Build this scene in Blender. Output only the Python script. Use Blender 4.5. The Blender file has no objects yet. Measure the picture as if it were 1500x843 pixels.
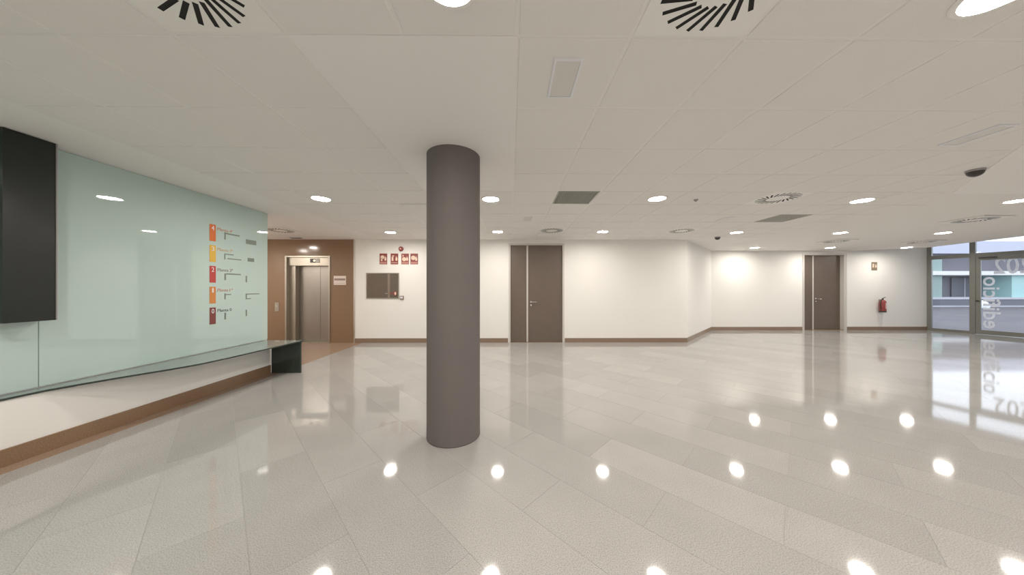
import bpy, math, random
from mathutils import Vector, Matrix

random.seed(7)
SC = bpy.context.scene
COL = SC.collection
R2 = math.sqrt(2.0)

# ------------------------------------------------------------------ camera
cam_d = bpy.data.cameras.new('camera')
cam_d.sensor_width = 36.0
cam_d.lens = 36.0 * 422.0 / 1500.0
cam_d.shift_x = -2.7 / 1500.0
cam_d.shift_y = 1.5 / 1500.0
cam_d.clip_start = 0.05
cam = bpy.data.objects.new('camera', cam_d)
cam.location = (0, 0, 1.48)
cam.rotation_euler = (math.radians(90), 0, math.radians(-0.5))
COL.objects.link(cam)
SC.camera = cam

# ------------------------------------------------------------------ sky and exposure
SKY = 2.4
LAMP = 194.0                       # emission of the ceiling downlights
LAMP_COLOR = (1.0, 0.935, 0.86)
world = bpy.data.worlds.new('overcast_sky')
world.use_nodes = True
SC.world = world
bg = world.node_tree.nodes['Background']
bg.inputs[0].default_value = (0.83, 0.89, 1.0, 1)
bg.inputs[1].default_value = SKY
vs = SC.view_settings
vs.view_transform = 'Standard'
vs.look = 'None'
vs.gamma = 1.0
vs.use_curve_mapping = False
vs.exposure = 0.0

# ------------------------------------------------------------------ key dimensions
CEIL = 2.82
XG = -4.35          # face of the green glass wall
XB = -4.20          # face of the skirting under it
YB = 7.90           # main back wall
YF = 10.15          # far wall
YEND = 5.18         # end of the glass wall
YREAR = -4.5
FP = Vector((14.86, 10.15, 0))               # start of the glazed front
FD = Vector((0.27, -0.963, 0)).normalized()  # along the glazed front
FN = Vector((-FD.y, FD.x, 0))                # outwards
if FN.x < 0:
    FN = -FN

# ------------------------------------------------------------------ materials
MATS = {}


def mat(name, color, rough=0.5, metal=0.0, spec=0.5, noise=None, bump=None, coat=0.0):
    """principled material; noise=(scale, amount, second colour), bump=(scale, strength)"""
    if name in MATS:
        return MATS[name]
    m = bpy.data.materials.new(name)
    m.use_nodes = True
    nt = m.node_tree
    b = nt.nodes['Principled BSDF']
    b.inputs['Base Color'].default_value = (*color, 1)
    b.inputs['Roughness'].default_value = rough
    b.inputs['Metallic'].default_value = metal
    b.inputs['Specular IOR Level'].default_value = spec
    b.inputs['Coat Weight'].default_value = coat
    b.inputs['Coat Roughness'].default_value = 0.015
    b.inputs['Coat IOR'].default_value = 1.75
    if noise or bump:
        geo = nt.nodes.new('ShaderNodeNewGeometry')
    if noise:
        n = nt.nodes.new('ShaderNodeTexNoise')
        n.inputs['Scale'].default_value = noise[0]
        n.inputs['Detail'].default_value = 4
        nt.links.new(geo.outputs['Position'], n.inputs['Vector'])
        r = nt.nodes.new('ShaderNodeValToRGB')
        r.color_ramp.elements[0].position = 0.5 - noise[1]
        r.color_ramp.elements[1].position = 0.5 + noise[1]
        r.color_ramp.elements[0].color = (*noise[2], 1)
        r.color_ramp.elements[1].color = (*color, 1)
        nt.links.new(n.outputs['Fac'], r.inputs['Fac'])
        nt.links.new(r.outputs['Color'], b.inputs['Base Color'])
    if bump:
        n2 = nt.nodes.new('ShaderNodeTexNoise')
        n2.inputs['Scale'].default_value = bump[0]
        nt.links.new(geo.outputs['Position'], n2.inputs['Vector'])
        bp = nt.nodes.new('ShaderNodeBump')
        bp.inputs['Strength'].default_value = bump[1]
        bp.inputs['Distance'].default_value = 0.002
        nt.links.new(n2.outputs['Fac'], bp.inputs['Height'])
        nt.links.new(bp.outputs['Normal'], b.inputs['Normal'])
    MATS[name] = m
    return m


def emit(name, color, strength):
    m = bpy.data.materials.new(name)
    m.use_nodes = True
    nt = m.node_tree
    b = nt.nodes['Principled BSDF']
    b.inputs['Base Color'].default_value = (0.9, 0.9, 0.9, 1)
    b.inputs['Emission Color'].default_value = (*color, 1)
    b.inputs['Emission Strength'].default_value = strength
    MATS[name] = m
    return m


def glass(name, tint=(0.93, 0.95, 0.96), ior=1.3):
    m = bpy.data.materials.new(name)
    m.use_nodes = True
    nt = m.node_tree
    nt.nodes.remove(nt.nodes['Principled BSDF'])
    out = nt.nodes['Material Output']
    t = nt.nodes.new('ShaderNodeBsdfTransparent')
    t.inputs[0].default_value = (*tint, 1)
    g = nt.nodes.new('ShaderNodeBsdfGlossy')
    g.inputs['Roughness'].default_value = 0.01
    f = nt.nodes.new('ShaderNodeFresnel')
    f.inputs['IOR'].default_value = ior
    mx = nt.nodes.new('ShaderNodeMixShader')
    nt.links.new(f.outputs[0], mx.inputs[0])
    nt.links.new(t.outputs[0], mx.inputs[1])
    nt.links.new(g.outputs[0], mx.inputs[2])
    nt.links.new(mx.outputs[0], out.inputs['Surface'])
    MATS[name] = m
    return m


def granite_floor():
    """pale speckled polished granite, every slab with a tone of its own"""
    m = bpy.data.materials.new('pale_granite')
    m.use_nodes = True
    nt = m.node_tree
    N = nt.nodes.new
    L = nt.links.new
    b = nt.nodes['Principled BSDF']
    geo = N('ShaderNodeNewGeometry')
    oi = N('ShaderNodeObjectInfo')
    add = N('ShaderNodeMath'); add.operation = 'ADD'
    L(geo.outputs['Random Per Island'], add.inputs[0]); L(oi.outputs['Random'], add.inputs[1])
    fr = N('ShaderNodeMath'); fr.operation = 'FRACT'
    L(add.outputs[0], fr.inputs[0])
    n1 = N('ShaderNodeTexNoise'); n1.inputs['Scale'].default_value = 165; n1.inputs['Detail'].default_value = 6; n1.inputs['Roughness'].default_value = 0.7
    n2 = N('ShaderNodeTexNoise'); n2.inputs['Scale'].default_value = 3.0; n2.inputs['Detail'].default_value = 5
    L(geo.outputs['Position'], n1.inputs['Vector']); L(geo.outputs['Position'], n2.inputs['Vector'])
    r1 = N('ShaderNodeValToRGB')
    e = r1.color_ramp.elements
    e[0].position = 0.35; e[0].color = (0.25, 0.242, 0.234, 1)
    e[1].position = 0.65; e[1].color = (0.54, 0.53, 0.51, 1)
    e2 = r1.color_ramp.elements.new(0.48); e2.color = (0.415, 0.404, 0.386, 1)
    L(n1.outputs['Fac'], r1.inputs['Fac'])
    mr = N('ShaderNodeMapRange'); mr.inputs['To Min'].default_value = 0.92; mr.inputs['To Max'].default_value = 1.04
    L(fr.outputs[0], mr.inputs['Value'])
    mr2 = N('ShaderNodeMapRange'); mr2.inputs['To Min'].default_value = 0.93; mr2.inputs['To Max'].default_value = 1.07
    L(n2.outputs['Fac'], mr2.inputs['Value'])
    mul = N('ShaderNodeMath'); mul.operation = 'MULTIPLY'
    L(mr.outputs[0], mul.inputs[0]); L(mr2.outputs[0], mul.inputs[1])
    mix = N('ShaderNodeVectorMath'); mix.operation = 'SCALE'
    L(r1.outputs['Color'], mix.inputs[0]); L(mul.outputs[0], mix.inputs['Scale'])
    L(mix.outputs[0], b.inputs['Base Color'])
    b.inputs['Roughness'].default_value = 0.055
    b.inputs['IOR'].default_value = 1.5
    MATS['pale_granite'] = m
    return m


M_FLOOR = granite_floor()
M_GROUT = mat('grout', (0.33, 0.318, 0.30), 0.5)
M_BROWNFLOOR = mat('polished_brown_floor', (0.42, 0.30, 0.22), 0.07, noise=(90, 0.25, (0.30, 0.21, 0.15)))
M_SKIRTLIT = mat('brown_skirting_lit', (0.30, 0.215, 0.155), 0.2, noise=(60, 0.25, (0.23, 0.16, 0.115)))  # same granite as the left skirting, its stronger lighting put into the colour
M_BROWN = mat('brown_granite', (0.32, 0.20, 0.12), 0.12, noise=(110, 0.25, (0.20, 0.125, 0.075)))
M_WALL = mat('white_paint', (0.88, 0.865, 0.83), 0.6, bump=(180, 0.05))
M_PLASTER = mat('ceiling_plaster', (0.90, 0.88, 0.86), 0.7, bump=(150, 0.04))
M_TILE = mat('mineral_tile', (0.89, 0.87, 0.845), 0.85, noise=(220, 0.2, (0.83, 0.81, 0.785)))
M_TBAR = mat('white_grid_bar', (0.88, 0.865, 0.84), 0.5)
M_VOID = mat('dark_void', (0.02, 0.019, 0.018), 0.8)
M_WHITE = mat('white_metal', (0.90, 0.89, 0.86), 0.4)
M_SLATS = mat('grille_grey', (0.42, 0.42, 0.38), 0.5)
M_GREENGLASS = mat('pale_green_glass', (0.52, 0.655, 0.62), 0.5, spec=0.0, coat=1.0, noise=(1.5, 0.5, (0.49, 0.625, 0.59)))
M_GLASSEDGE = mat('glass_edge', (0.30, 0.42, 0.37), 0.15)
M_BLACK = mat('black_panel', (0.010, 0.014, 0.012), 0.22)
M_SHELFEND = mat('dark_glass_end', (0.042, 0.055, 0.048), 0.06)
M_COLUMN = mat('grey_column_paint', (0.178, 0.157, 0.150), 0.7, spec=0.25, noise=(4, 0.4, (0.165, 0.146, 0.141)), bump=(90, 0.1))
M_DOOR = mat('brown_laminate', (0.155, 0.118, 0.094), 0.38, noise=(9, 0.4, (0.14, 0.106, 0.085)))
M_FRAME = mat('pale_door_frame', (0.62, 0.59, 0.55), 0.4)
M_STEEL = mat('brushed_steel', (0.44, 0.40, 0.34), 0.32, metal=0.85, bump=(300, 0.05))
M_STEELD = mat('satin_steel_door', (0.36, 0.33, 0.30), 0.3, metal=0.8, bump=(300, 0.05))
M_CHROME = mat('bright_metal', (0.75, 0.73, 0.70), 0.2, metal=1.0)
M_RED = mat('signal_red', (0.30, 0.055, 0.055), 0.4)
M_SIGNRED = mat('sign_red', (0.27, 0.06, 0.052), 0.5)
M_CREAM = mat('sign_cream', (0.85, 0.66, 0.52), 0.5)
M_SIGNTEXT = mat('sign_pink_strip', (0.52, 0.24, 0.20), 0.5)
M_DARK = mat('dark_plastic', (0.05, 0.045, 0.04), 0.35)
M_GREY = mat('grey_plastic', (0.35, 0.34, 0.33), 0.5)
M_ALU = mat('grey_aluminium', (0.22, 0.225, 0.205), 0.4, metal=0.3)
M_PRINT = mat('grey_vinyl', (0.20, 0.24, 0.21), 0.5)
M_VINYL = mat('white_vinyl', (0.85, 0.86, 0.90), 0.5)
M_LETTER = mat('translucent_vinyl', (0.90, 0.91, 0.94), 0.5)
_nt = M_LETTER.node_tree
_tr = _nt.nodes.new('ShaderNodeBsdfTranslucent'); _tr.inputs[0].default_value = (0.9, 0.92, 0.96, 1)
_mx = _nt.nodes.new('ShaderNodeMixShader'); _mx.inputs[0].default_value = 0.5
_nt.links.new(_nt.nodes['Principled BSDF'].outputs[0], _mx.inputs[1]); _nt.links.new(_tr.outputs[0], _mx.inputs[2])
_nt.links.new(_mx.outputs[0], _nt.nodes['Material Output'].inputs['Surface'])
M_LAMP = emit('downlight_glow', LAMP_COLOR, LAMP)
M_DISPLAY = emit('lit_display', (1.0, 0.80, 0.35), 2.0)
M_CLEAR = glass('clear_glass')
M_SHELF = mat('shelf_glass_sheen', (0.25, 0.285, 0.27), 0.04)  # same glass as the end panel, grazing reflection put into a lighter colour
M_SMOKED = mat('smoked_glass', (0.20, 0.165, 0.135), 0.22, metal=0.5)
M_PAVE = mat('street_paving', (0.19, 0.175, 0.185), 0.8, spec=0.1, noise=(0.8, 0.3, (0.15, 0.14, 0.15)))
M_OPALOFF = mat('opal_cover', (0.74, 0.73, 0.69), 0.35)


# ------------------------------------------------------------------ mesh helpers
class MB:
    def __init__(self):
        self.v, self.f = [], []

    def box(self, x0, x1, y0, y1, z0, z1):
        n = len(self.v)
        self.v += [(x0, y0, z0), (x1, y0, z0), (x1, y1, z0), (x0, y1, z0),
                   (x0, y0, z1), (x1, y0, z1), (x1, y1, z1), (x0, y1, z1)]
        for q in ((0, 3, 2, 1), (4, 5, 6, 7), (0, 1, 5, 4), (1, 2, 6, 5), (2, 3, 7, 6), (3, 0, 4, 7)):
            self.f.append(tuple(n + i for i in q))
        return self

    def prism(self, pts, z0, z1):
        """pts: counter-clockwise outline in plan"""
        n, k = len(self.v), len(pts)
        self.v += [(p[0], p[1], z0) for p in pts] + [(p[0], p[1], z1) for p in pts]
        self.f.append(tuple(n + i for i in reversed(range(k))))
        self.f.append(tuple(n + k + i for i in range(k)))
        for i in range(k):
            j = (i + 1) % k
            self.f.append((n + i, n + j, n + k + j, n + k + i))
        return self

    def bevel_box(self, x0, x1, y0, y1, z0, z1, b):
        """box whose lower edge is chamfered (face down)"""
        n = len(self.v)
        for (d, z) in ((b, z0), (0, z0 + b), (0, z1)):
            self.v += [(x0 + d, y0 + d, z), (x1 - d, y0 + d, z), (x1 - d, y1 - d, z), (x0 + d, y1 - d, z)]
        self.f.append((n + 3, n + 2, n + 1, n))
        for r in (0, 4):
            for i in range(4):
                j = (i + 1) % 4
                self.f.append((n + r + i, n + r + j, n + r + 4 + j, n + r + 4 + i))
        self.f.append((n + 8, n + 9, n + 10, n + 11))
        return self

    def lathe(self, prof, seg=32, cx=0, cy=0, cap=True):
        """prof: list of (r, z)"""
        n, k = len(self.v), len(prof)
        for i in range(seg):
            a = 2 * math.pi * i / seg
            for r, z in prof:
                self.v.append((cx + r * math.cos(a), cy + r * math.sin(a), z))
        for i in range(seg):
            j = (i + 1) % seg
            for p in range(k - 1):
                self.f.append((n + i * k + p, n + j * k + p, n + j * k + p + 1, n + i * k + p + 1))
        if cap:
            self.f.append(tuple(n + i * k for i in reversed(range(seg))))
            self.f.append(tuple(n + i * k + k - 1 for i in range(seg)))
        return self

    def tube(self, pts, r, seg=10):
        n = len(self.v)
        P = [Vector(p) for p in pts]
        for i, p in enumerate(P):
            d = (P[min(i + 1, len(P) - 1)] - P[max(i - 1, 0)]).normalized()
            a = d.orthogonal().normalized() if i == 0 else (a - d * a.dot(d)).normalized()
            b = d.cross(a)
            for k in range(seg):
                t = 2 * math.pi * k / seg
                self.v.append(tuple(p + a * r * math.cos(t) + b * r * math.sin(t)))
        for i in range(len(P) - 1):
            for k in range(seg):
                l = (k + 1) % seg
                self.f.append((n + i * seg + k, n + i * seg + l, n + (i + 1) * seg + l, n + (i + 1) * seg + k))
        self.f.append(tuple(n + k for k in reversed(range(seg))))
        self.f.append(tuple(n + (len(P) - 1) * seg + k for k in range(seg)))
        return self

    def poly(self, pts):
        n = len(self.v)
        self.v += [tuple(p) for p in pts]
        self.f.append(tuple(range(n, n + len(pts))))
        return self

    def map(self, fn):
        self.v = [tuple(fn(*p)) for p in self.v]
        return self

    def mesh(self, name, m, smooth=False):
        me = bpy.data.meshes.new(name)
        me.from_pydata(self.v, [], self.f)
        me.update()
        if m:
            me.materials.append(m)
        if smooth:
            me.shade_auto_smooth(angle=math.radians(40)) if hasattr(me, 'shade_auto_smooth') else None
            for p in me.polygons:
                p.use_smooth = True
            try:
                me.set_sharp_from_angle(angle=math.radians(40))
            except Exception:
                pass
        return me

    def build(self, name, m, parent=None, smooth=False, loc=None):
        return link(name, self.mesh(name, m, smooth), parent, loc)


def link(name, me, parent=None, loc=None):
    o = bpy.data.objects.new(name, me)
    COL.objects.link(o)
    if parent:
        o.parent = parent
    if loc is not None:
        o.location = loc
    return o


def tag(o, label=None, cat=None, group=None, kind=None):
    if label: o['label'] = label
    if cat: o['category'] = cat
    if group: o['group'] = group
    if kind: o['kind'] = kind
    return o


def thing(name, label, cat, loc=(0, 0, 0), rz=0.0, group=None):
    o = bpy.data.objects.new(name, None)
    o.empty_display_size = 0.1
    COL.objects.link(o)
    o.location = loc
    o.rotation_euler = (0, 0, rz)
    return tag(o, label, cat, group)


def struct(o, label=None):
    return tag(o, label, kind='structure')


def copy_tree(o, parent=None):
    c = o.copy()
    COL.objects.link(c)
    c.parent = parent
    for ch in list(o.children):
        copy_tree(ch, c)
    return c


def text_mesh(name, s, m, frame, depth=0.002, bold=0.0):
    """letters fitted into a rectangle; frame = (origin, u axis, v axis) spanning the text's box"""
    cu = bpy.data.curves.new(name, 'FONT')
    cu.body = s
    cu.resolution_u = 3
    cu.offset = bold
    o = bpy.data.objects.new(name, cu)
    COL.objects.link(o)
    dg = bpy.context.evaluated_depsgraph_get()
    me = bpy.data.meshes.new_from_object(o.evaluated_get(dg))
    bpy.data.objects.remove(o)
    bpy.data.curves.remove(cu)
    xs = [v.co.x for v in me.vertices]; ys = [v.co.y for v in me.vertices]
    x0, x1, y0, y1 = min(xs), max(xs), min(ys), max(ys)
    O, U, V = (Vector(a) for a in frame)
    W = U.cross(V).normalized() * depth
    verts, faces = [], []
    n = len(me.vertices)
    for lay in (0, 1):
        for v in me.vertices:
            verts.append(tuple(O + U * ((v.co.x - x0) / (x1 - x0)) + V * ((v.co.y - y0) / (y1 - y0)) + W * lay))
    edge_n = {}
    for p in me.polygons:
        vs_ = list(p.vertices)
        faces.append(tuple(i + n for i in vs_))
        faces.append(tuple(reversed(vs_)))
        for a, b in zip(vs_, vs_[1:] + vs_[:1]):
            edge_n[(a, b)] = 1
    for (a, b) in edge_n:
        if (b, a) not in edge_n:
            faces.append((a, b, b + n, a + n))
    bpy.data.meshes.remove(me)
    out = bpy.data.meshes.new(name)
    out.from_pydata(verts, [], faces)
    out.materials.append(m)
    return out


def clip(poly, nx, ny, c):
    """keep the part of a plan polygon with nx*x + ny*y >= c"""
    out = []
    for i, p in enumerate(poly):
        q = poly[(i + 1) % len(poly)]
        dp, dq = nx * p[0] + ny * p[1] - c, nx * q[0] + ny * q[1] - c
        if dp >= 0:
            out.append(p)
        if (dp >= 0) != (dq >= 0):
            t = dp / (dp - dq)
            out.append((p[0] + (q[0] - p[0]) * t, p[1] + (q[1] - p[1]) * t))
    return out


def area(poly):
    return 0.5 * sum(poly[i][0] * poly[(i + 1) % len(poly)][1] - poly[(i + 1) % len(poly)][0] * poly[i][1]
                     for i in range(len(poly)))


# ================================================================== FLOOR
XS = -4.05     # edge between the brown border and the pale floor
fl = MB().prism([(-8.2, YREAR - 0.2), (16.0, YREAR - 0.2), tuple((FP + FD * 8)[:2]), tuple((FP + FN * 0.12)[:2]),
                 (14.8, 10.4), (-8.2, 10.4)], -0.25, -0.0015)
floor = struct(fl.build('floor', M_GROUT), 'polished pale granite floor laid diagonally')
border = MB().box(-8.0, XS - 0.001, YREAR, YB + 0.3, -0.02, 0.0).build('brown_border', M_BROWNFLOOR, floor)
border['label'] = 'brown granite border along the wall and lift lobby'

DS, DT, G = 0.4325, 1.25, 0.0008
slabs = []
for i in range(-18, 42):
    s0 = 0.108 + DS * i
    for j in range(-13, 12):
        t0 = 1.93 + DT * j + (0.625 if i % 2 else 0.0)
        q = [(s0 + G, t0 + G), (s0 + DS - G, t0 + G), (s0 + DS - G, t0 + DT - G), (s0 + G, t0 + DT - G)]
        p = [((s - t) / R2, (s + t) / R2) for s, t in q]
        full = True
        for nx, ny, c in ((1, 0, XS), (0, 1, YREAR), (0, -1, -YF - 0.1),
                          (-FN.x, -FN.y, -(FP.x * FN.x + FP.y * FN.y) - 0.02)):
            k = clip(p, nx, ny, c)
            full = full and len(k) == 4 and abs(area(k) - area(p)) < 1e-6 if len(k) >= 3 else False
            p = k
            if len(p) < 3:
                break
        if len(p) < 3 or abs(area(p)) < 0.004:
            continue
        # keep only what lies in the hall (left of the slanted wall the hall ends at YB)
        if not any(y < YB + 0.02 or x - 4.83 > y - YB - 0.05 for x, y in p):
            continue
        cx = sum(a for a, _ in p) / len(p); cy = sum(b for _, b in p) / len(p)
        if cx < 4.6 and max(b for _, b in p) > YB + 0.1:
            p = clip(p, 0, -1, -YB - 0.1)
            full = False
        vis = cy > 0.3 and abs(cx) < cy * 1.95 + 0.6
        slabs.append(((1.0 if vis else 0.001) * abs(area(p)) / (cx * cx + cy * cy + 0.5), p, full, cx, cy))
slabs.sort(key=lambda a: -a[0])
full_mesh = None
rest = MB()
for k, (w, p, full, cx, cy) in enumerate(slabs):
    if area(p) < 0:
        p = p[::-1]
    if k < 295:
        if full:
            if full_mesh is None:
                full_mesh = MB().prism([(x - cx, y - cy) for x, y in p], -0.02, 0.0).mesh('floor_tile', M_FLOOR)
            link('floor_tile', full_mesh, floor, (cx, cy, 0))
        else:
            MB().prism([(x - cx, y - cy) for x, y in p], -0.02, 0.0).build('floor_tile', M_FLOOR, floor, loc=(cx, cy, 0))
    else:
        rest.prism(p, -0.02, 0.0)
tag(rest.build('far_floor_tiles', M_FLOOR, floor), kind='stuff')

# ================================================================== CEILING
TX0, TY0, TS = 0.03, 1.525, 0.603
gx = lambda i: TX0 + TS * i
gy = lambda j: TY0 + TS * j
I0, I1, J0, J1 = -6, 11, -5, 10          # tile field in cells
EDGE = [(12.0, YF + 0.02), (13.56, 9.24), (13.07, 7.23), (11.0, -1.5), (10.5, YREAR)]
slab_pts = [(-8.2, YREAR - 0.2), (EDGE[4][0], YREAR - 0.2)] + EDGE[::-1][1:] + [(12.0, 10.3), (-8.2, 10.3)]
ceiling = struct(MB().prism(slab_pts, CEIL + 0.028, CEIL + 0.2).build('ceiling', M_PLASTER),
                 'white ceiling of square tiles with plaster borders')
xl, xr, yn, yf = gx(I0), gx(I1), gy(J0), gy(J1)
def plaster(pts, z0=CEIL, name='plaster_panel'):
    return MB().prism(pts, z0, CEIL + 0.03).build(name, M_PLASTER, ceiling)
plaster([(-8.1, YREAR), (xl, YREAR), (xl, YB + 0.05), (-8.1, YB + 0.05)])
plaster([(xl, YREAR), (xr, YREAR), (xr, yn), (xl, yn)])
plaster([(xl, yf), (xr, yf), (xr, YF + 0.1), (xl, YF + 0.1)])
big = plaster([(xr, YREAR), (EDGE[4][0], YREAR), EDGE[3], EDGE[2], EDGE[1], (12.0, YF + 0.1), (xr, YF + 0.1)])
big.data.materials[0] = M_TILE
plaster([(gx(-2), gy(0)), (gx(0), gy(0)), (gx(0), gy(4)), (gx(-2), gy(4))], CEIL - 0.004)
diag = [(6.17, 3.985), (4.30, 2.21), (4.30, 0.6), (9.6, 0.6), (9.6, 3.985)]
plaster(diag, CEIL - 0.012)

DIFF = [(-3, -1), (1, -1), (6, 4), (1, 8), (6, 8)]           # cells holding swirl diffusers
GRILLES = [(1, 4), (8, 6)]
skip = set(DIFF) | set(GRILLES) | {(i, j) for i in (-2, -1) for j in range(4)}
tile_me = MB().bevel_box(-TS / 2 + 0.011, TS / 2 - 0.011, -TS / 2 + 0.011, TS / 2 - 0.011, -0.006, 0.02, 0.004).mesh('ceiling_tile', M_TILE)
for i in range(I0, I1):
    for j in range(J0, J1):
        if (i, j) in skip:
            continue
        x, y = gx(i + 0.5), gy(j + 0.5)
        inside = (y < 3.7) and (y > 0.7) and (x > 4.7) and (x - 6.17 > y - 3.985 + 0.45)
        if inside:
            continue
        link('ceiling_tile', tile_me, ceiling, (x, y, CEIL - (0.012 if (i, j) in ((-3, 5), (-2, 5)) else 0.0)))
for i in range(I0, I1 + 1):
    if i == -1:
        MB().box(gx(i) - 0.012, gx(i) + 0.012, yn, gy(0), CEIL - 0.001, CEIL + 0.03).build('grid_bar', M_TBAR, ceiling)
        MB().box(gx(i) - 0.012, gx(i) + 0.012, gy(4), yf, CEIL - 0.001, CEIL + 0.03).build('grid_bar', M_TBAR, ceiling)
    else:
        MB().box(gx(i) - 0.012, gx(i) + 0.012, yn, yf, CEIL - 0.001, CEIL + 0.03).build('grid_bar', M_TBAR, ceiling)
for j in range(J0, J1 + 1):
    if 0 < j < 4:
        MB().box(xl, gx(-2), gy(j) - 0.012, gy(j) + 0.012, CEIL - 0.0005, CEIL + 0.03).build('grid_bar', M_TBAR, ceiling)
        MB().box(gx(0), xr, gy(j) - 0.012, gy(j) + 0.012, CEIL - 0.0005, CEIL + 0.03).build('grid_bar', M_TBAR, ceiling)
    else:
        MB().box(xl, xr, gy(j) - 0.012, gy(j) + 0.012, CEIL - 0.0005, CEIL + 0.03).build('grid_bar', M_TBAR, ceiling)
# raised soffit above the glazed front
p8 = FP + FD * 16
struct(MB().prism([(9.5, YREAR - 0.2), (p8.x + 0.5, p8.y - 0.2), (FP.x + 0.3, 10.4), (9.5, 10.4)], 3.12, 3.3)
       .build('ceiling_soffit', M_PLASTER), 'raised plaster soffit above the glazed entrance')
fas = MB()
ee = [(12.0, YF)] + EDGE[1:]
for a, b in zip(ee[:-1], ee[1:]):
    d = Vector((b[0] - a[0], b[1] - a[1], 0)).normalized()
    n = Vector((-d.y, d.x, 0)) * 0.03
    fas.prism([a, b, (b[0] + n.x, b[1] + n.y), (a[0] + n.x, a[1] + n.y)], CEIL, 3.12)
struct(fas.build('trim_1', M_PLASTER), 'plaster edge of the ceiling before the glazed entrance')

# ================================================================== WALLS
wl = MB().box(-4.62, XG - 0.014, YREAR, YEND, 0, CEIL + 0.02)
wl.box(XG - 0.014, XB - 0.02, YREAR, YEND - 0.03, 0, 0.545)
wall_left = struct(wl.build('wall_left', M_WALL), 'left wall with green glass cladding over a white base')
for y0, y1 in ((YREAR, -2.28), (-2.28, 0.205), (0.205, 2.69), (2.69, YEND)):
    g = MB().box(XG - 0.012, XG, y0 + 0.002, y1 - 0.002, 0.575, CEIL - 0.004).build('glass_panel', M_GREENGLASS, wall_left)
    MB().box(XG - 0.0125, XG + 0.0005, y1 - 0.005, y1 - 0.0015, 0.575, CEIL - 0.004).build('polished_edge', M_GLASSEDGE, g)
struct(MB().box(XB - 0.022, XB, YREAR, 5.07, 0, 0.144).build('baseboard_left', M_BROWN), 'brown granite skirting under the glass wall')

# lift lobby
struct(MB().box(-8.2, -8.0, YEND - 0.2, YB + 0.6, 0, CEIL + 0.02).build('wall_lobby', M_WALL), 'white end wall of the lift lobby')
struct(MB().box(-8.0, -4.62, YEND - 0.2, YEND, 0, CEIL + 0.02).build('wall_return', M_WALL), 'white wall behind the glass cladding')
LX0, LX1, LZ = -6.155, -4.935, 2.37
wlift = MB().box(-8.0, LX0, YB, YB + 0.6, 0, CEIL + 0.02)
wlift.box(LX1, -4.30, YB, YB + 0.6, 0, CEIL + 0.02).box(LX0, LX1, YB, YB + 0.6, LZ, CEIL + 0.02)
wlift.box(LX0, LX1, YB + 0.45, YB + 0.6, 0, LZ)
struct(wlift.build('wall_lift', M_BROWN), 'brown polished granite wall around the lift')
struct(MB().box(-4.30, -4.265, YB - 0.012, YB + 0.2, 0, CEIL).build('trim_2', M_CHROME), 'bright metal corner strip beside the granite wall')

D1X0, D1X1, DZ = -0.07, 1.45, 2.715
wb = MB().box(-4.265, D1X0, YB, YB + 0.2, 0, CEIL + 0.02).box(D1X1, 4.83, YB, YB + 0.2, 0, CEIL + 0.02)
wb.box(D1X0, D1X1, YB, YB + 0.2, DZ, CEIL + 0.02).box(D1X0, D1X1, YB + 0.17, YB + 0.2, 0, DZ)
struct(wb.build('wall_back', M_WALL), 'white back wall behind the column')
a, b = Vector((4.83, YB, 0)), Vector((7.08, YF, 0))
n = Vector((-(b - a).y, (b - a).x, 0)).normalized()
wo = MB().prism([a[:2], b[:2], (b + n * 0.2)[:2], (a + n * 0.2)[:2]], 0, CEIL + 0.02)
struct(wo.build('wall_slanted', M_WALL), 'white slanted wall joining the back and far walls')
D2X0, D2X1 = 10.345, 11.925
wf = MB().box(7.08, D2X0, YF, YF + 0.25, 0, 3.15).box(D2X1, 14.82, YF, YF + 0.25, 0, 3.15)
wf.box(D2X0, D2X1, YF, YF + 0.25, DZ, 3.15).box(D2X0, D2X1, YF + 0.2, YF + 0.25, 0, DZ)
struct(wf.build('wall_far', M_WALL), 'white far wall beside the glazed entrance')
struct(MB().box(-4.62, 18.0, YREAR - 0.2, YREAR, 0, 3.15).build('wall_front', M_WALL), 'white wall behind the viewer')

def skirting(p, q, name):
    p, q = Vector((*p, 0)), Vector((*q, 0))
    d = (q - p).normalized()
    n = Vector((d.y, -d.x, 0)) * 0.018
    struct(MB().prism([(p + n)[:2], (q + n)[:2], q[:2], p[:2]], 0, 0.118).build(name, M_SKIRTLIT), 'brown granite skirting board')
skirting((-4.265, YB), (D1X0 - 0.02, YB), 'baseboard_back')
skirting((D1X1 + 0.02, YB), (4.837, YB), 'baseboard_back')
skirting((4.83, YB), (7.08, YF), 'baseboard_slanted')
skirting((7.07, YF), (D2X0 - 0.02, YF), 'baseboard_far')
skirting((D2X1 + 0.02, YF), (14.82, YF), 'baseboard_far')

# ================================================================== COLUMN
colm = thing('column', 'round dark grey column standing in the middle of the hall', 'column', (-0.586, 2.935, 0))
MB().lathe([(0.265, 0.0), (0.265, CEIL - 0.004)], 96).build('shaft', M_COLUMN, colm, smooth=True)
MB().lathe([(0.267, 0.0), (0.267, 0.004), (0.2652, 0.006)], 96, cap=False).build('base_joint', M_DARK, colm, smooth=True)

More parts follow.
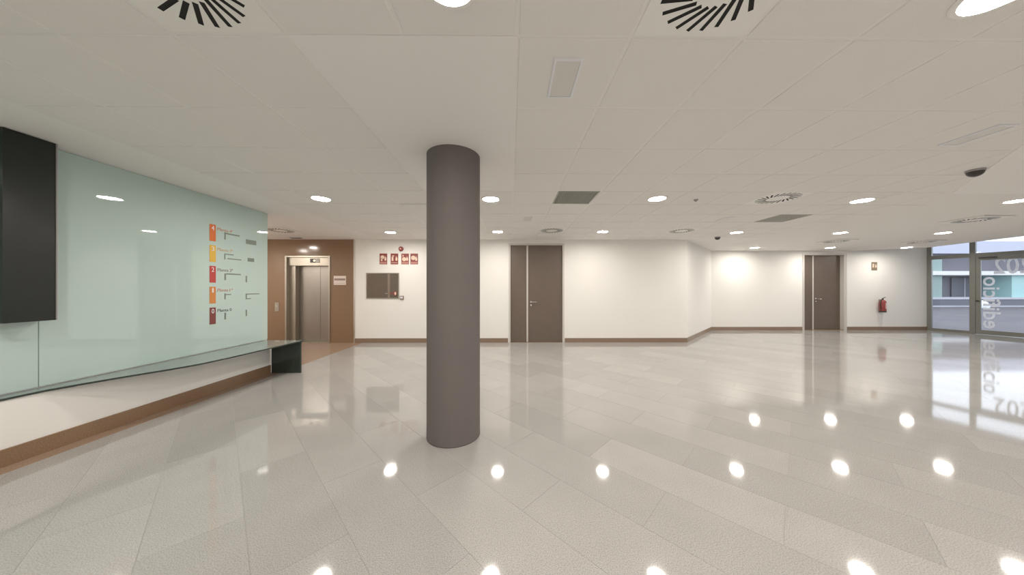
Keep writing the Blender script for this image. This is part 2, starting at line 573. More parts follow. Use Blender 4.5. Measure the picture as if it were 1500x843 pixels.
# ================================================================== DOORS
def double_door(name, x0, xs, x1, y, top, rec, label, x_out0, x_out1):
    """narrow leaf x0..xs, wide leaf xs..x1, set back by rec in the wall face y"""
    d = struct(thing(name, label, None, (x0, y, 0)))
    X = lambda a: a - x0
    f = MB()
    f.box(X(x_out0), X(x0) - 0.003, -0.015, 0.17, 0, top + 0.05)
    f.box(X(x1) + 0.003, X(x_out1), -0.015, 0.17, 0, top + 0.05)
    f.box(X(x0) - 0.003, X(x1) + 0.003, -0.015, 0.17, top + 0.003, top + 0.05)
    f.build('door_frame', M_FRAME, d)
    w = 0.024
    lf = MB().box(0, X(xs) - w, rec, rec + 0.045, 0.012, top).build('narrow_leaf', M_DOOR, d)
    MB().box(X(xs) - w + 0.001, X(xs) + w - 0.004, rec - 0.006, rec + 0.045, 0.012, top).build('meeting_strip', M_FRAME, d)
    wf_ = MB().box(X(xs) + w, X(x1), rec, rec + 0.045, 0.012, top).build('wide_leaf', M_DOOR, d)
    h = MB()
    hx, hz = X(xs) + 0.10, 1.11
    h.tube([(hx, rec, hz), (hx, rec - 0.055, hz), (hx + 0.02, rec - 0.062, hz), (hx + 0.15, rec - 0.062, hz)], 0.011)
    h.build('handle', M_CHROME, wf_, smooth=True)
    MB().lathe([(0.026, 0), (0.026, 0.008), (0.022, 0.010)], 20).map(lambda a, b, c: (hx + a, rec - c, hz + b)).build('handle_rose', M_CHROME, wf_, smooth=True)
    MB().lathe([(0.024, 0), (0.024, 0.008), (0.02, 0.010)], 20).map(lambda a, b, c: (hx + a, rec - c, hz - 0.09 + b)).build('lock_rose', M_CHROME, wf_, smooth=True)
    MB().box(0, X(x1), -0.01, 0.17, 0.0, 0.010).build('threshold', M_BROWN, d)
    return d
double_door('door_1', -0.02, 0.442, 1.400, YB, 2.665, 0.035, 'brown double door with pale centre strip beside the column', D1X0, D1X1)
double_door('door_2', 10.41, 10.84, 11.82, YF, 2.665, 0.11, 'brown double door in the far wall beside the fire extinguisher', D2X0, D2X1)

# ================================================================== GLAZED FRONT
def fpt(d, out=0.0, z=0.0):
    p = FP + FD * d + FN * out
    return Vector((p.x, p.y, z))
def fbox(mb, d0, d1, o0, o1, z0, z1):
    pts = [fpt(d0, o0)[:2], fpt(d1, o0)[:2], fpt(d1, o1)[:2], fpt(d0, o1)[:2]]
    if area(pts) < 0:
        pts = pts[::-1]
    return mb.prism(pts, z0, z1)
HZ0, HZ1 = 2.50, 2.625
front = struct(thing('window_1', 'grey aluminium glazed front with transom lights', None, tuple(FP)))
def rel(mb):
    return mb.map(lambda x, y, z: (x - FP.x, y - FP.y, z))
for d0, d1 in ((-0.03, 0.09), (0.835, 0.945), (2.93, 3.05), (4.50, 4.60)):
    rel(fbox(MB(), d0, d1, -0.04, 0.05, 0, 3.12)).build('mullion', M_ALU, front)
for d0, d1 in ((0.09, 0.835), (0.945, 2.93), (3.05, 4.50)):
    rel(fbox(MB(), d0, d1, -0.035, 0.045, HZ0, HZ1)).build('header_rail', M_ALU, front)
    rel(fbox(MB(), d0, d1, 0.0, 0.008, HZ1, 3.12)).build('transom_pane', M_CLEAR, front)
for d0, d1 in ((0.09, 0.835), (3.05, 4.50)):
    rel(fbox(MB(), d0, d1, -0.035, 0.045, 0, 0.09)).build('bottom_rail', M_ALU, front)
    rel(fbox(MB(), d0, d1, 0.0, 0.008, 0.09, HZ0)).build('pane', M_CLEAR, front)

def glazed_leaf(name, d0, d1, label, knob):
    o = struct(thing(name, label, None, tuple(FP)))
    rel(fbox(MB(), d0, d0 + 0.085, -0.03, 0.03, 0.012, HZ0 - 0.01)).build('stile', M_ALU, o)
    rel(fbox(MB(), d1 - 0.085, d1, -0.03, 0.03, 0.012, HZ0 - 0.01)).build('stile', M_ALU, o)
    rel(fbox(MB(), d0 + 0.085, d1 - 0.085, -0.03, 0.03, HZ0 - 0.11, HZ0 - 0.01)).build('top_rail', M_ALU, o)
    rel(fbox(MB(), d0 + 0.085, d1 - 0.085, -0.03, 0.03, 0.012, 0.15)).build('bottom_rail', M_ALU, o)
    pane = rel(fbox(MB(), d0 + 0.085, d1 - 0.085, -0.004, 0.004, 0.15, HZ0 - 0.11)).build('pane', M_CLEAR, o)
    rel(fbox(MB(), d0 + 0.06, d0 + 0.36, -0.08, -0.03, HZ0 - 0.06, HZ0 - 0.01)).build('door_closer', M_DARK, o)
    k = fpt(knob, -0.03, 1.08) - FP
    mb = MB().lathe([(0.012, 0), (0.012, 0.03), (0.03, 0.035), (0.03, 0.06), (0.02, 0.066)], 20)
    mb.map(lambda a, b, c: tuple(k + FD * a + Vector((0, 0, 1)) * b - FN * c))
    mb.build('door_knob', M_DARK, o, smooth=True)
    return o, pane
leaf, pane = glazed_leaf('door_3', 0.95, 1.935, 'glazed entrance door with white lettering on the pane', 0.985)
glazed_leaf('door_4', 1.94, 2.925, 'second leaf of the glazed entrance door', 2.88)
Z = Vector((0, 0, 1))
o_ = fpt(1.07, -0.0065, 0.21) - FP
link('word_lettering', text_mesh('word_lettering', 'edificio', M_LETTER, (o_, Z * 1.64, FD * 0.305), bold=0.012), leaf)
o_ = fpt(1.87, -0.0065, 1.93) - FP
link('number_lettering', text_mesh('number_lettering', '202', M_LETTER, (o_, -FD * 0.615, Z * 0.52), bold=0.012), leaf)
# unseen solid wall after the glazed bays, added to hold back cool daylight
wr = fbox(MB(), 4.60, 15.4, -0.05, 0.2, 0, 3.15)
struct(wr.build('wall_added_right', M_WALL), 'unseen white side wall added beyond the glazed entrance to limit daylight')

# ================================================================== STREET OUTSIDE
pv = MB().prism([tuple(fpt(-8, 0.13)[:2]), tuple(fpt(18, 0.13)[:2]), (70, -10), (90, 60), (10, 60), (10, 18)], -0.3, -0.03)
struct(pv.build('ground', M_PAVE), 'pale street paving outside the glazed entrance')
bld = thing('building', 'low mauve grey building with mint panels across the street', 'building', (26, 24, -0.03))
M_BW = mat('mauve_render', (0.19, 0.18, 0.205), 0.8, noise=(0.9, 0.3, (0.15, 0.145, 0.165)))
M_BD = mat('dark_shopfront', (0.13, 0.135, 0.16), 0.4)  # dark blue-grey of the shop windows and plinth
M_MINT = mat('mint_panel', (0.42, 0.66, 0.64), 0.6)
M_MINTD = mat('green_grey_panel', (0.30, 0.40, 0.37), 0.6)
M_BASE = mat('pale_plinth', (0.55, 0.54, 0.58), 0.7)
MB().box(0, 30, 1.2, 9, 0, 4.44).build('wall', M_BW, bld)
MB().box(0, 30, 0.0, 1.2, 2.95, 4.45).build('upper_wall', M_BW, bld)
MB().box(0, 30, -0.6, 1.2, 2.62, 2.95).build('canopy', mat('white_canopy', (0.8, 0.78, 0.76), 0.6), bld)
MB().box(-0.2, 30.2, -0.2, 9.2, 4.45, 5.5).build('added_parapet', mat('pale_added_fascia', (0.56, 0.57, 0.66), 0.7), bld)  # height and pale tone added so the transom looks dimmer than sky
for x0, x1, m in ((8.6, 9.9, M_MINTD), (15.8, 19.0, M_MINT), (3.5, 6.0, M_MINT)):
    MB().box(x0, x1, -0.3, 1.2, 0.70, 2.62 if m is M_MINT else 4.0).build('panel', m, bld)
for x0 in (0.6, 6.3, 10.2, 12.9, 19.4, 22.4, 25.4):
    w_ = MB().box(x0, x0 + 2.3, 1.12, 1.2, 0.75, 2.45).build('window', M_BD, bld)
    MB().box(x0 + 1.12, x0 + 1.18, 1.08, 1.12, 0.75, 2.45).build('window_bar', M_BASE, w_)
MB().box(0, 30, -0.8, 1.2, 0, 0.10).build('step', M_BASE, bld)
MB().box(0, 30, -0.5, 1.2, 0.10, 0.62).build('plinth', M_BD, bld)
MB().box(0, 30, -0.55, 1.2, 0.62, 0.78).build('plinth_cap', M_BASE, bld)
def lump(loc, s, label, seed):
    rnd = random.Random(seed)
    me = MB()
    prof = [(0.0001, 0.62), (0.25, 0.58), (0.5, 0.42), (0.62, 0.2), (0.6, 0.0)]
    seg = 14
    kk = [rnd.uniform(0.8, 1.15) for _ in range(seg)]
    me.lathe(prof[::-1], seg, cap=False)
    vv = []
    for idx, (x, y, z) in enumerate(me.v):
        q = kk[idx // len(prof)]
        vv.append((x * q * s[0], y * q * s[1], z * s[2] * (0.9 + 0.2 * q)))
    me.v = vv
    tag(me.build('white_sack', mat('white_sacking', (0.85, 0.85, 0.87), 0.8), None, True, loc), label, 'sack')
lump((36.6, 22.2, -0.03), (0.8, 0.6, 0.9), 'white sack lying in the street before the green grey panel', 1)
lump((40.9, 21.6, -0.03), (0.95, 0.7, 1.0), 'white sack lying in the street before the mint panel', 2)

# ================================================================== GREEN GLASS WALL FURNITURE
bench = thing('ledge_shelf', 'grey glass ledge widening along the foot of the green glass wall', 'shelf', (-4.0, 5.0, 0))
ox, oy = -4.0, 5.0
outl = [(XG + 0.001, YREAR), (XB - 0.012, YREAR), (XB - 0.012, 2.45), (-4.20, 2.63), (-4.13, 2.82), (-4.01, 3.08), (-3.88, 3.31),
        (-3.79, 3.53), (-3.745, 3.85), (-3.715, 4.40), (-3.675, 5.12), (XG + 0.001, 5.12)]
MB().prism([(x - ox, y - oy) for x, y in outl], 0.548, 0.566).build('shelf_top', M_SHELF, bench)
_st = bench.children[0].data
_st.materials.append(M_SHELFEND)
for _p in _st.polygons:
    if abs(_p.normal.z) < 0.5:
        _p.material_index = 1          # dark green edge of the sheet
MB().box(-4.199 - ox, -3.69 - ox, 5.08 - oy, 5.10 - oy, 0, 0.547).build('end_panel', M_SHELFEND, bench)

blk = thing('black_panel', 'tall black glossy panel fixed on the green glass wall', 'panel', (XG, 2.555, 1.19))
MB().box(0.001, 0.15, -0.14, 0.137, 0, CEIL - 1.195).build('body', M_BLACK, blk)
MB().box(0.145, 0.157, 0.1375, 0.1445, 0, CEIL - 1.195).build('edge_strip', M_GREY, blk)

rows = [('4', (0.70, 0.17, 0.035), 'orange', 'Planta 4ª', (0.60, 0.28, 0.18)), ('3', (0.76, 0.46, 0.06), 'yellow', 'Planta 3ª', (0.62, 0.42, 0.22)),
        ('2', (0.52, 0.065, 0.055), 'red', 'Planta 2ª', (0.30, 0.25, 0.22)), ('1', (0.64, 0.25, 0.07), 'light orange', 'Planta 1ª', (0.55, 0.28, 0.20)),
        ('0', (0.22, 0.055, 0.05), 'dark maroon', 'Planta 0', (0.12, 0.13, 0.12))]
lines = [  # (y0, y1, z0, z1) below the bar's top, along the wall
    [(0.215, 0.235, -0.19, -0.08), (0.235, 0.46, -0.105, -0.085), (0.57, 0.76, -0.20, -0.125)],
    [(0.215, 0.230, -0.19, -0.10), (0.235, 0.36, -0.115, -0.10), (0.26, 0.49, -0.18, -0.165), (0.60, 0.72, -0.185, -0.125)],
    [(0.215, 0.240, -0.20, -0.10), (0.24, 0.48, -0.115, -0.095), (0.565, 0.59, -0.225, -0.12)],
    [(0.215, 0.235, -0.19, -0.10), (0.235, 0.32, -0.125, -0.11), (0.565, 0.585, -0.20, -0.11), (0.585, 0.82, -0.125, -0.11), (0.585, 0.66, -0.20, -0.188)],
    [(0.215, 0.240, -0.195, -0.09), (0.565, 0.588, -0.175, -0.07)]]
for k, (dg, c, cn, tx, tc) in enumerate(rows):
    zt = 2.415 - 0.303 * k
    s = thing('directory_sign', cn + ' floor number ' + dg + ' sign with text on the green glass', 'sign', (XG, 4.19, zt), group='floor directory on the glass wall')
    bar = MB().box(0.0005, 0.0035, 0, 0.086, -0.243, 0).build('colour_bar', mat('vinyl_' + cn.replace(' ', '_'), c, 0.5), s)
    link('digit', text_mesh('digit', dg, M_VINYL, (Vector((0.0036, 0.026 if dg != '1' else 0.034, -0.085)), Vector((0, 0.036 if dg != '1' else 0.018, 0)), Vector((0, 0, 0.065)))), bar)
    tm = mat('vinyl_text_%s' % cn.replace(' ', '_'), tc, 0.5)
    word, num = tx.split(' ')
    link('floor_word', text_mesh('floor_word', word, tm, (Vector((0.0008, 0.112, -0.072)), Vector((0, 0.165, 0)), Vector((0, 0, 0.045)))), s)
    link('floor_number', text_mesh('floor_number', num, tm, (Vector((0.0008, 0.297, -0.072)), Vector((0, 0.05 if k < 4 else 0.03, 0)), Vector((0, 0, 0.045)))), s)
    for (a0, a1, b0, b1) in lines[k]:
        MB().box(0.0005, 0.002, a0, a1, b0, b1).build('print_line', M_PRINT, s)

# ================================================================== LIFT
lift = thing('lift', 'stainless steel lift doorway in the brown granite wall', 'lift', ((LX0 + LX1) / 2, YB, 0))
cx = (LX0 + LX1) / 2
hw = (LX1 - LX0) / 2
MB().box(-hw + 0.001, -hw + 0.045, -0.02, 0.30, 0, LZ - 0.001).build('jamb', M_STEEL, lift)
MB().box(hw - 0.045, hw - 0.001, -0.02, 0.30, 0, LZ - 0.001).build('jamb', M_STEEL, lift)
MB().box(-hw + 0.0455, hw - 0.0455, -0.02, 0.30, LZ - 0.035, LZ - 0.001).build('frame_head', M_STEEL, lift)
lint = MB().box(-hw + 0.0455, hw - 0.0455, 0.05, 0.30, 2.11, LZ - 0.036).build('lintel', M_STEEL, lift)
dsp = MB().box(0.03, 0.29, 0.043, 0.05, 2.19, 2.30).build('display', M_DARK, lint)
MB().box(0.175, 0.285, 0.040, 0.043, 2.20, 2.29).build('display_plate', M_FRAME, dsp)
MB().lathe([(0.025, 0), (0.025, 0.003)], 20).map(lambda a, b, c: (0.145 + a, 0.042 - c, 2.245 + b)).build('indicator_lamp', M_DISPLAY, dsp)
MB().box(-hw + 0.046, -hw + 0.20, 0.10, 0.30, 0, 2.109).build('side_panel', M_STEEL, lift)
MB().box(-hw + 0.205, 0.17, 0.26, 0.29, 0.015, 2.105).build('door_panel', M_STEELD, lift)
MB().box(0.174, hw - 0.048, 0.265, 0.295, 0.015, 2.105).build('door_panel', M_STEELD, lift)
MB().box(-hw + 0.046, hw - 0.046, 0.0, 0.30, 0.0, 0.012).build('sill', M_STEEL, lift)
cb = thing('call_button', 'small steel lift call plate on the brown granite', 'button', (-6.376, YB, 0.98))
MB().box(-0.055, 0.055, -0.012, -0.001, -0.12, 0.12).build('plate', M_STEEL, cb)
MB().lathe([(0.02, 0), (0.02, 0.006)], 20).map(lambda a, b, c: (a, -0.0125 - c, 0.02 + b)).build('button', M_CHROME, cb)
ls = thing('wall_notice', 'white notice plate on the granite beside the lift', 'sign', (-4.675, YB, 1.71))
MB().box(-0.165, 0.165, -0.008, -0.001, -0.13, 0.115).build('plate', mat('notice_white', (0.80, 0.70, 0.64), 0.5), ls)
MB().box(-0.15, 0.15, -0.0095, -0.0082, -0.01, 0.045).build('print_band', mat('notice_print', (0.30, 0.22, 0.18), 0.5), ls)
MB().box(-0.15, 0.15, -0.0095, -0.0082, -0.095, -0.085).build('print_rule', mat('notice_rule', (0.5, 0.42, 0.36), 0.5), ls)

# ================================================================== FIRE SAFETY ON THE BACK WALL
def sign_plate(name, x, z, y, label, shapes, w=0.205, h=0.295, red=M_SIGNRED, group=None):
    s = thing(name, label, 'sign', (x, y, z), group=group)
    MB().box(-w / 2, w / 2, -0.005, -0.0008, -h / 2, h / 2).build('plate', red, s)
    for q in shapes:
        pts, m = q
        k = MB()
        nn = len(pts)
        front_ = [(a * w, -0.0065, b * h) for a, b in pts]
        back_ = [(a * w, -0.0051, b * h) for a, b in pts]
        k.v = front_ + back_
        k.f = [tuple(range(nn)), tuple(reversed(range(nn, 2 * nn)))] + [(i, i + nn, (i + 1) % nn + nn, (i + 1) % nn) for i in range(nn)]
        k.build('pictogram' if m is M_CREAM else 'caption_strip', m, s)
    return s
circ = lambda cx_, cy_, r, n_=14, asp=0.69: [(cx_ + r * math.cos(2 * math.pi * i / n_), cy_ + r * asp * math.sin(2 * math.pi * i / n_)) for i in range(n_)]
flame = [(0.17, -0.17), (0.36, -0.17), (0.42, -0.05), (0.38, 0.10), (0.33, 0.22), (0.30, 0.08), (0.25, 0.30), (0.18, 0.12), (0.14, -0.02)]
cap = [(-0.44, -0.46), (0.44, -0.46), (0.44, -0.27), (-0.44, -0.27)]
rect = lambda a, b, c, d: [(a, c), (b, c), (b, d), (a, d)]
sz = 1.48 + 43.2 * 0.01872
sy = YB
sx = lambda px: -3.951 + (px - 537) * 0.01857
GRP = 'red fire signs above the hose cabinet'
sign_plate('fire_sign', sx(561.6), sz, sy, 'red fire hose sign, first beside the brown granite', [(circ(-0.12, 0.16, 0.26), M_CREAM), (rect(-0.32, -0.12, -0.2, 0.1), M_CREAM), (flame, M_CREAM), (cap, M_SIGNTEXT)], group=GRP)
sign_plate('fire_sign', sx(577.8), sz, sy, 'red extinguisher sign, second beside the brown granite', [(rect(-0.36, -0.12, -0.18, 0.2), M_CREAM), (rect(-0.30, -0.02, 0.23, 0.32), M_CREAM), (flame, M_CREAM), (rect(-0.42, 0.42, -0.37, -0.33), M_CREAM)], group=GRP)
sign_plate('fire_sign', sx(593.5), sz, sy, 'red alarm bell sign, third beside the brown granite', [(circ(-0.12, -0.02, 0.28), M_CREAM), (rect(-0.34, -0.2, 0.2, 0.38), M_CREAM), (flame, M_CREAM), (cap, M_SIGNTEXT)], group=GRP)
sign_plate('fire_sign', sx(606.8), sz, sy, 'red call point sign, fourth beside the column', [(circ(-0.12, 0.1, 0.3), M_CREAM), (flame, M_CREAM), (cap, M_SIGNTEXT)], group=GRP)
bell = thing('alarm_sounder', 'round red alarm sounder above the fire signs', 'alarm', (sx(587.8), YB, 1.48 + 57.8 * 0.01872))
turn = lambda mb: mb.map(lambda a, b, c: (a, -c - 0.0005, b))
turn(MB().lathe([(0.062, 0), (0.062, 0.04), (0.05, 0.055), (0.03, 0.058)], 28)).build('body', M_RED, bell, smooth=True)
turn(MB().lathe([(0.018, 0.058), (0.018, 0.064)], 16)).build('lens', M_CREAM, bell)

cab = thing('hose_cabinet', 'smoked glass fire hose cabinet with steel frame in the wall', 'cabinet', (sx(560.8), YB, 1.205))
cw, ch_ = 0.445, 0.70
fr = MB()
fr.box(-cw, cw, -0.018, -0.0008, 0, 0.022).box(-cw, cw, -0.018, -0.0008, ch_ - 0.022, ch_)
fr.box(-cw, -cw + 0.022, -0.018, -0.0008, 0.022, ch_ - 0.022).box(cw - 0.022, cw, -0.018, -0.0008, 0.022, ch_ - 0.022)
fr.build('frame', M_STEEL, cab)
dr = MB().box(-cw + 0.023, cw - 0.023, -0.012, -0.0008, 0.023, ch_ - 0.023).build('glass_door', M_SMOKED, cab)
MB().box(0.135, 0.20, -0.0135, -0.0122, 0.024, ch_ - 0.024).build('label_band', mat('pale_brown_band', (0.24, 0.19, 0.15), 0.4), dr)
turn(MB().lathe([(0.052, 0.012), (0.052, 0.030), (0.03, 0.036)], 24)).map(lambda a, b, c: (0.345 + a * 0.8, b, 0.14 + c * 1.2)).build('red_handle', M_RED, dr, smooth=True)
turn(MB().lathe([(0.026, 0.034), (0.026, 0.040)], 20)).map(lambda a, b, c: (0.355 + a * 0.9, b, 0.14 + c * 1.6)).build('handle_label', M_CREAM, dr)
MB().box(0.19, 0.31, -0.02, -0.0138, 0.128, 0.155).build('red_lever', M_RED, dr)
MB().box(0.07, 0.13, -0.016, -0.0122, 0.125, 0.15).build('latch', M_GREY, dr)
cp = thing('call_point', 'small white call point beside the hose cabinet', 'call point', (sx(588.8), YB, 1.48 - 13.3 * 0.01872))
MB().box(-0.05, 0.05, -0.03, -0.0008, -0.05, 0.05).build('housing', mat('call_grey', (0.28, 0.20, 0.16), 0.5), cp)
MB().box(-0.033, 0.033, -0.034, -0.0305, -0.022, 0.028).build('window', M_VINYL, cp)

sign_plate('extinguisher_sign', 12.925, 1.48 + 33 * 0.02405, YF, 'small faded sign on the far wall above the extinguisher',
           [(rect(-0.32, -0.05, -0.15, 0.3), M_CREAM), (flame, M_CREAM)], red=mat('faded_sign', (0.24, 0.18, 0.12), 0.5))
ext = thing('fire_extinguisher', 'red fire extinguisher hung on the far wall', 'extinguisher', (13.11, YF - 0.095, 0.64))
MB().lathe([(0.082, 0.05), (0.085, 0.06), (0.085, 0.36), (0.075, 0.40), (0.045, 0.43), (0.025, 0.44)], 32).build('cylinder', M_RED, ext, smooth=True)
MB().lathe([(0.084, 0.0), (0.086, 0.006), (0.086, 0.052), (0.08, 0.055)], 32).build('base_ring', M_DARK, ext, smooth=True)
MB().lathe([(0.022, 0.44), (0.022, 0.475), (0.014, 0.485)], 16).build('valve', M_DARK, ext, smooth=True)
MB().box(-0.02, 0.09, -0.012, 0.012, 0.478, 0.492).map(lambda x, y, z: (x, y, z + max(0, x) * 0.5)).build('lever', M_DARK, ext)
MB().tube([(-0.01, 0, 0.46), (-0.06, -0.01, 0.45), (-0.105, -0.02, 0.40), (-0.112, -0.02, 0.30), (-0.10, -0.02, 0.16), (-0.095, -0.02, 0.10)], 0.012).build('hose', M_DARK, ext, smooth=True)
lb = MB()
nn = 10
for i in range(nn + 1):
    a_ = math.radians(-100 + 70 * i / nn)
    for z_ in (0.13, 0.34):
        lb.v.append((0.0865 * math.cos(a_), 0.0865 * math.sin(a_), z_))
lb.f = [(2 * i, 2 * i + 2, 2 * i + 3, 2 * i + 1) for i in range(nn)]
lb.build('paper_label', mat('paper_label', (0.75, 0.50, 0.46), 0.5), ext)
MB().box(-0.03, 0.03, 0.0, 0.0945, 0.415, 0.455).build('wall_bracket', M_GREY, ext)

# ================================================================== CEILING FITTINGS
def make_downlight():
    d = thing('downlight', 'round white downlight glowing in the ceiling', 'downlight', group='round ceiling downlights')
    MB().lathe([(0.112, 0.0), (0.118, -0.012), (0.135, -0.012), (0.142, -0.006), (0.142, 0.0)], 40, cap=False).build('trim_ring', M_WHITE, d, smooth=True)
    MB().lathe([(0.0005, -0.006), (0.112, -0.006)][::-1], 40, cap=False).build('glowing_lens', M_LAMP, d)
    return d
C1, C2, C3 = -2.83, -0.31, 2.16
LB = 'round white ceiling downlight '
spots = [(-2.81, 4.28, 'beside the end of the green glass wall'), (-0.305, 4.28, 'just behind the grey column'),
         (2.156, 4.24, 'beside the egg crate grille'), (5.29, 4.30, 'between a swirl diffuser and the diagonal plaster panel'),
         (7.70, 4.31, 'past the far corner of the diagonal plaster panel'), (-2.86, 6.84, 'before the fire hose cabinet'),
         (-0.319, 6.74, 'before the narrow leaf of the near double door'), (2.137, 6.72, 'midway between two diffusers along the back wall'),
         (5.327, 6.77, 'beside the small dome camera'), (7.876, 6.83, 'past the slanted wall between two other downlights'),
         (10.343, 6.81, 'toward the glazed entrance, in line with the far double door'),
         (7.95, 9.35, 'close to the far wall by the slanted wall'), (10.43, 9.33, 'close to the far wall over its double door'),
         (12.85, 9.25, 'close to the far wall over the extinguisher'), (-0.27, 1.235, 'at the front edge of the column plaster panel'),
         (2.19, 1.26, 'two tiles past the framed emergency light')]
HID = 'added out of view to light the hall'  # unseen downlights, added only to brighten the hall evenly
LOB = 'in the lift lobby behind the glass wall'
spots += [(x, y, HID) for x, y in [(C1, -3.9), (C2, -3.9), (C3, -3.9), (5.2, -3.9), (C2, -1.3), (C3, -1.3), (5.2, -1.3), (7.6, -1.3),
          (C1, 1.25), (5.3, 1.25), (7.7, 1.4), (10.2, 4.3), (12.2, 4.4)]]
spots += [(-6.45, 6.35, LOB), (-7.3, 5.6, LOB)]
dl = make_downlight()
for k, (x, y, where) in enumerate(spots):
    o = dl if k == 0 else copy_tree(dl)
    o['label'] = LB + where
    inplaster = (4.3 < x < 9.6 and 0.6 < y < 3.985 and (x - 6.17 > y - 3.985))
    field = xl < x < xr and yn < y < yf
    o.location = (x, y, CEIL - (0.012 if inplaster else (0.006 if field else 0.0)))

def swirl_plate(half):
    """square plate with 24 swirled slots cut right through"""
    n_s, r1, r2, tw = 24, 0.135, 0.262, math.radians(20)
    mb = MB()
    sl = 0.0105
    ring_in, ring_out = [], []
    for k in range(n_s):
        a0 = 2 * math.pi * k / n_s
        p1 = Vector((r1 * math.cos(a0), r1 * math.sin(a0)))
        p2 = Vector((r2 * math.cos(a0 + tw), r2 * math.sin(a0 + tw)))
        d_ = (p2 - p1).normalized()
        nn_ = Vector((-d_.y, d_.x))
        ring_in.append((p1 - nn_ * sl, p1 + nn_ * sl))
        ring_out.append((p2 - nn_ * sl, p2 + nn_ * sl))
    V2 = lambda p: (p.x, p.y, 0.0)
    for k in range(n_s):
        l = (k + 1) % n_s
        mb.poly([V2(ring_in[k][1]), V2(ring_out[k][1]), V2(ring_out[l][0]), V2(ring_in[l][0])][::-1])   # blade
    hub = []
    for k in range(n_s):
        hub += [V2(ring_in[k][0]), V2(ring_in[k][1])]
    mb.poly(hub[::-1])
    rim = []
    for k in range(n_s):
        rim += [ring_out[k][0], ring_out[k][1]]
    m_ = len(rim)
    def sq(p):
        s_ = half / max(abs(p.x), abs(p.y))
        return Vector((p.x * s_, p.y * s_))
    for k in range(m_):
        p, q = rim[k], rim[(k + 1) % m_]
        P, Q = sq(p), sq(q)
        pts = [p, P]
        if (abs(P.x) > abs(P.y)) != (abs(Q.x) > abs(Q.y)) or abs(abs(P.x) - abs(P.y)) < 1e-6:
            pts.append(Vector((math.copysign(half, P.x + Q.x), math.copysign(half, P.y + Q.y))))
        pts += [Q, q]
        mb.poly([V2(t) for t in pts][::-1])
    return mb
def make_diffuser():
    d = thing('swirl_diffuser', 'square white air diffuser with ring of swirled slots in the ceiling', 'vent', group='swirl air diffusers in the ceiling')
    pl = swirl_plate(TS / 2 - 0.012)
    me_ = pl.mesh('face_plate', M_WHITE)
    link('face_plate', me_, d, (0, 0, 0))
    MB().lathe([(0.285, 0.004), (0.285, 0.022)], 32).build('dark_plenum', M_VOID, d)
    h_ = TS / 2 - 0.012
    rimb = MB()
    rimb.box(-h_, h_, -h_, -h_ + 0.004, 0.0005, 0.02).box(-h_, h_, h_ - 0.004, h_, 0.0005, 0.02)
    rimb.box(-h_, -h_ + 0.004, -h_ + 0.004, h_ - 0.004, 0.0005, 0.02).box(h_ - 0.004, h_, -h_ + 0.004, h_ - 0.004, 0.0005, 0.02)
    rimb.build('rim', M_WHITE, d)
    return d
df = make_diffuser()
places = [(gx(i + 0.5), gy(j + 0.5), CEIL - 0.005) for i, j in DIFF] + \
         [(x, y, CEIL - 0.0235) for x, y in ((8.92, 5.47), (9.11, 8.0), (11.67, 8.09), (-5.25, 6.6))]
DL = 'square swirl air diffuser '
where_d = ['between the column plaster panel and the glass wall', 'one tile from the near framed emergency light',
           'beside the grey return grille', 'before the double door behind the column', 'near the small dome camera',
           'in plaster toward the glazed entrance', 'before the far double door', 'before the fire extinguisher', 'in the lift lobby ceiling']
for k, p in enumerate(places):
    o = df if k == 0 else copy_tree(df)
    o['label'] = DL + where_d[k]
    o.location = p

def grille(i, j, label, m, ns):
    g = thing('return_grille', label, 'grille', (gx(i + 0.5), gy(j + 0.5), CEIL))
    h_ = TS / 2 - 0.012
    f = MB().box(-h_, h_, -h_, -h_ + 0.02, -0.006, 0.02).box(-h_, h_, h_ - 0.02, h_, -0.006, 0.02)
    f.box(-h_, -h_ + 0.02, -h_ + 0.02, h_ - 0.02, -0.006, 0.02).box(h_ - 0.02, h_, -h_ + 0.02, h_ - 0.02, -0.006, 0.02)
    f.build('frame', m, g)
    MB().box(-h_ + 0.02, h_ - 0.02, -h_ + 0.02, h_ - 0.02, 0.016, 0.0215).build('dark_void', mat('green_dark_void', (0.05, 0.085, 0.06), 0.8), g)
    step = (2 * h_ - 0.04) / ns
    sa = MB().box(-0.0035, 0.0035, -h_ + 0.02, h_ - 0.02, -0.003, 0.016).mesh('slat', m)
    sb = MB().box(-h_ + 0.02, h_ - 0.02, -0.0035, 0.0035, -0.0025, 0.0155).mesh('slat', m)
    for k in range(1, ns):
        link('slat', sa, g, (-h_ + 0.02 + step * k, 0, 0))
        link('slat', sb, g, (0, -h_ + 0.02 + step * k, 0))
grille(1, 4, 'egg crate return air grille with green depth in the ceiling', M_SLATS, 18)
grille(8, 6, 'plain grey return air grille near the slanted wall', mat('grille_pale', (0.52, 0.51, 0.47), 0.5), 18)

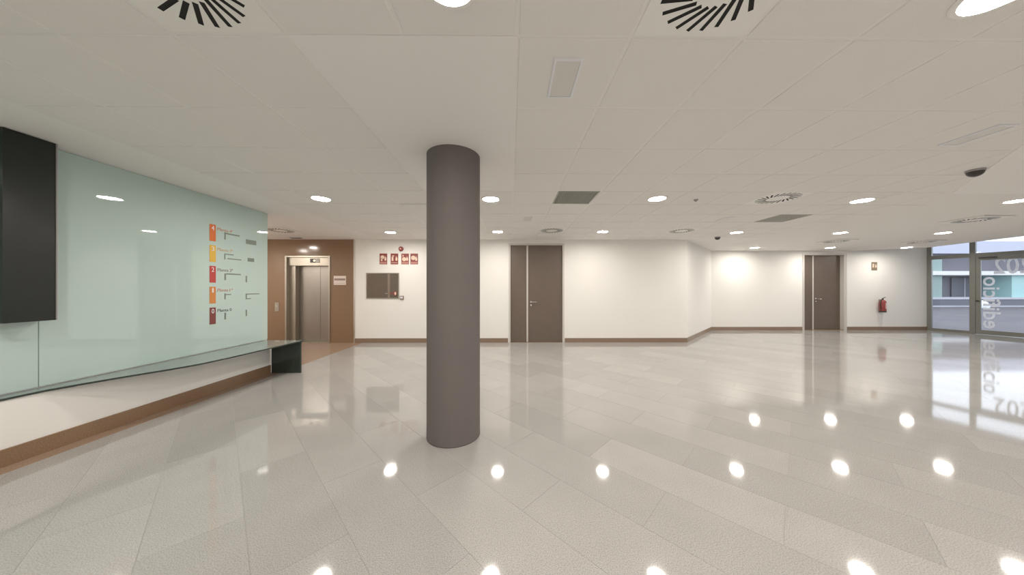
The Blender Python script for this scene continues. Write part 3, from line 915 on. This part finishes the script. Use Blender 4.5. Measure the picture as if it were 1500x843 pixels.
def emergency(x, y, label):
    e_ = thing('emergency_light', label, 'light', (x, y, CEIL - 0.006), group='rectangular emergency lights in the ceiling')
    w_, l_ = 0.085, 0.17
    f = MB().box(-w_, w_, -l_, -l_ + 0.014, -0.010, -0.0003).box(-w_, w_, l_ - 0.014, l_, -0.010, -0.0003)
    f.box(-w_, -w_ + 0.014, -l_ + 0.014, l_ - 0.014, -0.010, -0.0003).box(w_ - 0.014, w_, -l_ + 0.014, l_ - 0.014, -0.010, -0.0003)
    f.build('frame', M_VINYL, e_)
    MB().box(-w_ + 0.015, w_ - 0.015, -l_ + 0.015, l_ - 0.015, -0.006, -0.0005).build('cover', M_OPALOFF, e_)
EL = 'unlit rectangular emergency light with white frame '
for x, y, w in ((0.335, 1.83, 'beside the column plaster panel'), (4.04, 2.47, 'before the large dome camera'),
                (0.31, 5.50, 'before the double door behind the column'), (4.10, 5.50, 'beside the grey return grille')):
    emergency(x, y, EL + w)

def dome(x, y, r, label):
    d = thing('dome_camera', label, 'camera', (x, y, CEIL - 0.006))
    MB().lathe([(r * 1.05, -0.022), (r * 1.08, -0.016), (r * 1.08, -0.0005)], 32).build('mount_ring', M_GREY, d, smooth=True)
    MB().lathe([(r * math.cos(t), -0.0222 - r * 0.9 * math.sin(t)) for t in [i * math.pi / 2 / 8 for i in range(8)]] + [(0.001, -0.0222 - r * 0.9)], 32, cap=False).build('dome', M_DARK, d, smooth=True)
dome(5.21, 3.19, 0.062, 'dark dome camera at the edge of the plaster panel')
dome(5.33, 7.40, 0.06, 'small dark dome camera before the slanted wall')
sp = thing('sprinkler_head', 'tiny sprinkler on a ceiling tile past the egg crate grille', 'sprinkler', ((1021 - 749) / 132 * 1.341, 4.29, CEIL - 0.006))  # small ceiling sprinkler
MB().lathe([(0.012, -0.03), (0.02, -0.02), (0.032, -0.008), (0.032, -0.0005)], 20).build('body', M_GREY, sp, smooth=True)
lob = thing('lobby_vent', 'small dark ceiling vent before the lift', 'vent', (-5.686, 7.66, CEIL))
MB().box(-0.14, 0.14, -0.05, 0.05, -0.012, -0.0005).build('frame', M_GREY, lob)
for k in range(5):
    MB().box(-0.12, 0.12, -0.042 + k * 0.018, -0.030 + k * 0.018, -0.016, -0.0122).build('slat', M_DARK, lob)
